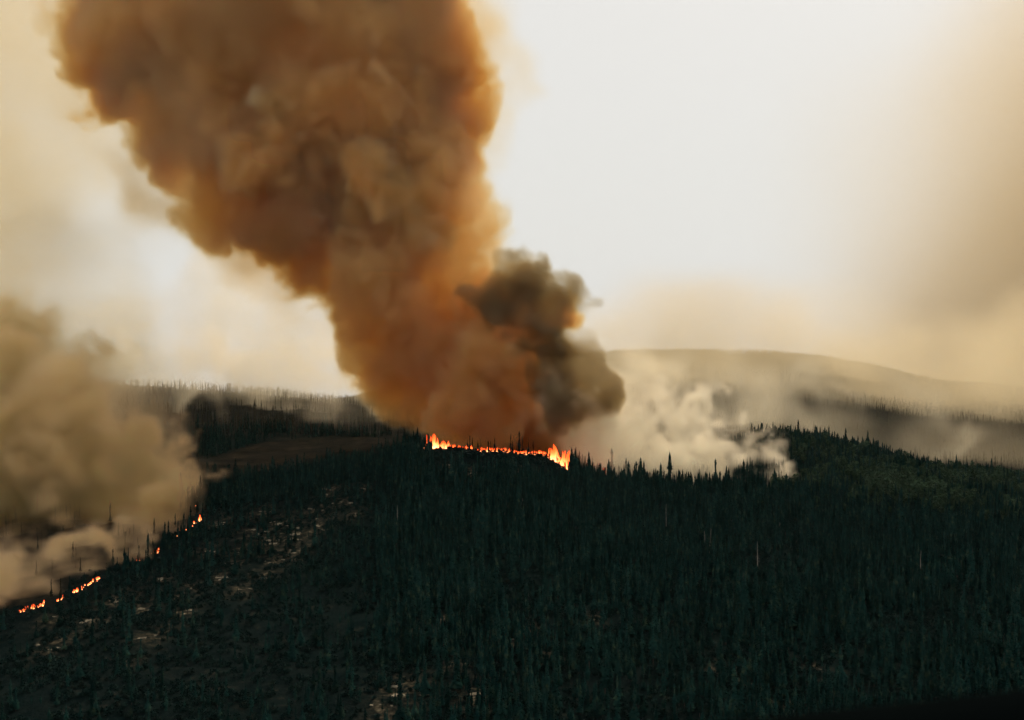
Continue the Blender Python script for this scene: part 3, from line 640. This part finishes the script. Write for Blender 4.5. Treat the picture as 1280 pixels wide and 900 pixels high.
smoke('crest_veil', B([(745, 535, 50), (800, 540, 52), (860, 545, 46), (920, 555, 40), (970, 560, 34), (790, 495, 50), (850, 500, 44), (900, 520, 36), (760, 470, 34)], 815, 30, 0, 4), 3.5, smoke_mat('veil_pale_smoke', (.92, .79, .57), (.01, .08, .23), .016, .4),
      'translucent pale smoke spreading up from the ground behind the crest', [(60, .4, 0), (30, .4, 0), (15, .36, 1), (8, .22, 1)], .2, 2.0, 1.3, mod=(26, .5), warp=(26, 9))
reseed(121)
smoke('hillside_veil', B([(1040, 465, 60, 2200), (1110, 470, 60, 2200), (700, 500, 110), (820, 480, 120), (940, 480, 120), (1060, 490, 120), (1180, 500, 120), (1300, 500, 120), (1400, 500, 130)], 1900, 120, 0, 3) + B([(960, 560, 50), (1050, 560, 60), (1150, 565, 60), (1250, 570, 60), (1340, 570, 60)], 1180, 30, 0, 2),
      14, smoke_mat('veil_tan_smoke', (.80, .67, .45), (.03, .13, .32), .0062, .3), 'faint tan smoke veil over the burnt hillside beyond the crest', [(200, .4, 0), (90, .4, 0), (45, .25, 0)], .2, 2.0, 1.2)
reseed(140)
tb = [(rng.uniform(150, 540), rng.uniform(500, 545), rng.uniform(930, 1150)) for _ in range(30)]
smoke('valley_smoke', wisps(tb, lambda a, b_: (-30, -90), 7, 30, 7, 6) + B([(180, 475, 40), (240, 465, 44), (310, 465, 44), (380, 475, 44), (440, 490, 40), (490, 510, 34), (520, 530, 24), (340, 500, 30), (460, 525, 24), (210, 455, 40), (290, 450, 40), (360, 455, 40), (150, 460, 40)], 1130, 40, 0, 4), 5, smoke_mat('lit_smoke', (.92, .78, .56), (.01, .09, .24), .017, .4),
      'thin smoke rising through the burnt trees behind the clearing', [(70, .3, 0), (35, .40, 1), (17, .32, 1), (10, .2, 1)], .45, 1.6, 1.4, mod=(40, .5), warp=(45, 15))
reseed(111)
smoke('bright_smoke', B([(170, 455, 70), (260, 440, 70), (350, 440, 70), (430, 460, 60), (220, 390, 80), (330, 390, 80), (420, 420, 60), (480, 490, 50), (120, 430, 80), (520, 510, 40), (280, 350, 80)], 1290, 50, 0, 4),
      7, smoke_mat('bright_smoke', (.96, .84, .63), (.01, .07, .20), .0055, .6), 'bright cream smoke glowing above the burnt ridge', [(120, .35, 0), (60, .4, 1), (28, .3, 1), (14, .18, 1)], .3, 1.9, 1.3, mod=(70, .4), warp=(80, 25))
M_bank = smoke_mat('drifting_smoke', (.48, .40, .27), (.13, .22, .38), .0020, .3)
reseed(112)
bank = [(1650, 420, 560), (1750, 60, 560), (1300, 560, 300), (1500, 700, 400)]
smoke('smoke_bank', B(bank, 3600, 0, 0, 0), 45, M_bank, 'broad tan smoke bank hanging beyond the far hillside', [(900, .22, 0), (450, .16, 0), (200, .08, 0)], .05, 2.2, 1.25)
reseed(113)
bank = [(-40, 430, 200), (-100, 250, 240), (-160, 60, 260), (60, 330, 130), (60, 150, 120), (-250, 400, 300), (130, 440, 90), (30, 20, 120)]
smoke('smoke_veil', B(bank, 1900, 150, 0, 4), 13, smoke_mat('veil_smoke', (.54, .45, .30), (.10, .20, .42), .0042, .3), 'tan smoke veil hanging beyond the brown column and the burnt ridge', [(280, .4, 0), (140, .36, 0), (65, .26, 1), (32, .14, 1)], .2, 2.2, 1.5)

# ---------------------------------------------------------------- the air
m = bpy.data.materials.new('haze'); m.use_nodes = True; t = m.node_tree; t.nodes.clear()
pv = t.nodes.new('ShaderNodeVolumePrincipled'); pv.inputs['Color'].default_value = (.78, .90, .88, 1); pv.inputs['Density'].default_value = 7e-6; pv.inputs['Anisotropy'].default_value = .1
om = t.nodes.new('ShaderNodeOutputMaterial'); t.links.new(pv.outputs[0], om.inputs['Volume'])
z0, z1 = float(Zg.min()) - 1, 3600
V = [(a, b_, c_) for a in (-20500, 20500) for b_ in (-450, 20100) for c_ in (z0, z1)]
hz = link_mesh('haze', mesh_from('haze', V, [(0, 1, 3, 2), (4, 6, 7, 5), (0, 4, 5, 1), (2, 3, 7, 6), (0, 2, 6, 4), (1, 5, 7, 3)], m)); tag(hz, 'thin smoky haze filling the air', 'haze', kind='stuff')

# ---------------------------------------------------------------- sill of the aircraft window the view is taken through
M_sill, t, b = material('black_rubber_sill'); b.inputs['Base Color'].default_value = (.002, .003, .003, 1); b.inputs['Roughness'].default_value = 1; b.inputs['Specular IOR Level'].default_value = 0
bm = bmesh.new(); prof = []
for k in range(13):
    f = k / 12; xx = .10 + .55 * f; zz = CAMZ - .2195 + .0706 * (f - .14)
    ring = []
    for a in range(12):
        th = a * 6.2832 / 12; ring.append(bm.verts.new((xx, .66 + .035 * math.cos(th) - .03 * f, zz - .034 + .034 * math.sin(th))))
    prof.append(ring)
    if k:
        for a in range(12): bm.faces.new((prof[k - 1][a], prof[k - 1][(a + 1) % 12], prof[k][(a + 1) % 12], prof[k][a]))
bm.faces.new(prof[0]); bm.faces.new(prof[-1][::-1]); bmesh.ops.recalc_face_normals(bm, faces=bm.faces)
me = bpy.data.meshes.new('aircraft_sill'); bm.to_mesh(me); bm.free(); me.materials.append(M_sill); me.polygons.foreach_set('use_smooth', [True] * len(me.polygons))
tag(link_mesh('aircraft_sill', me), 'black blurred window sill of the aircraft', 'sill')
print('built in %.1f s' % (time.time() - T0))
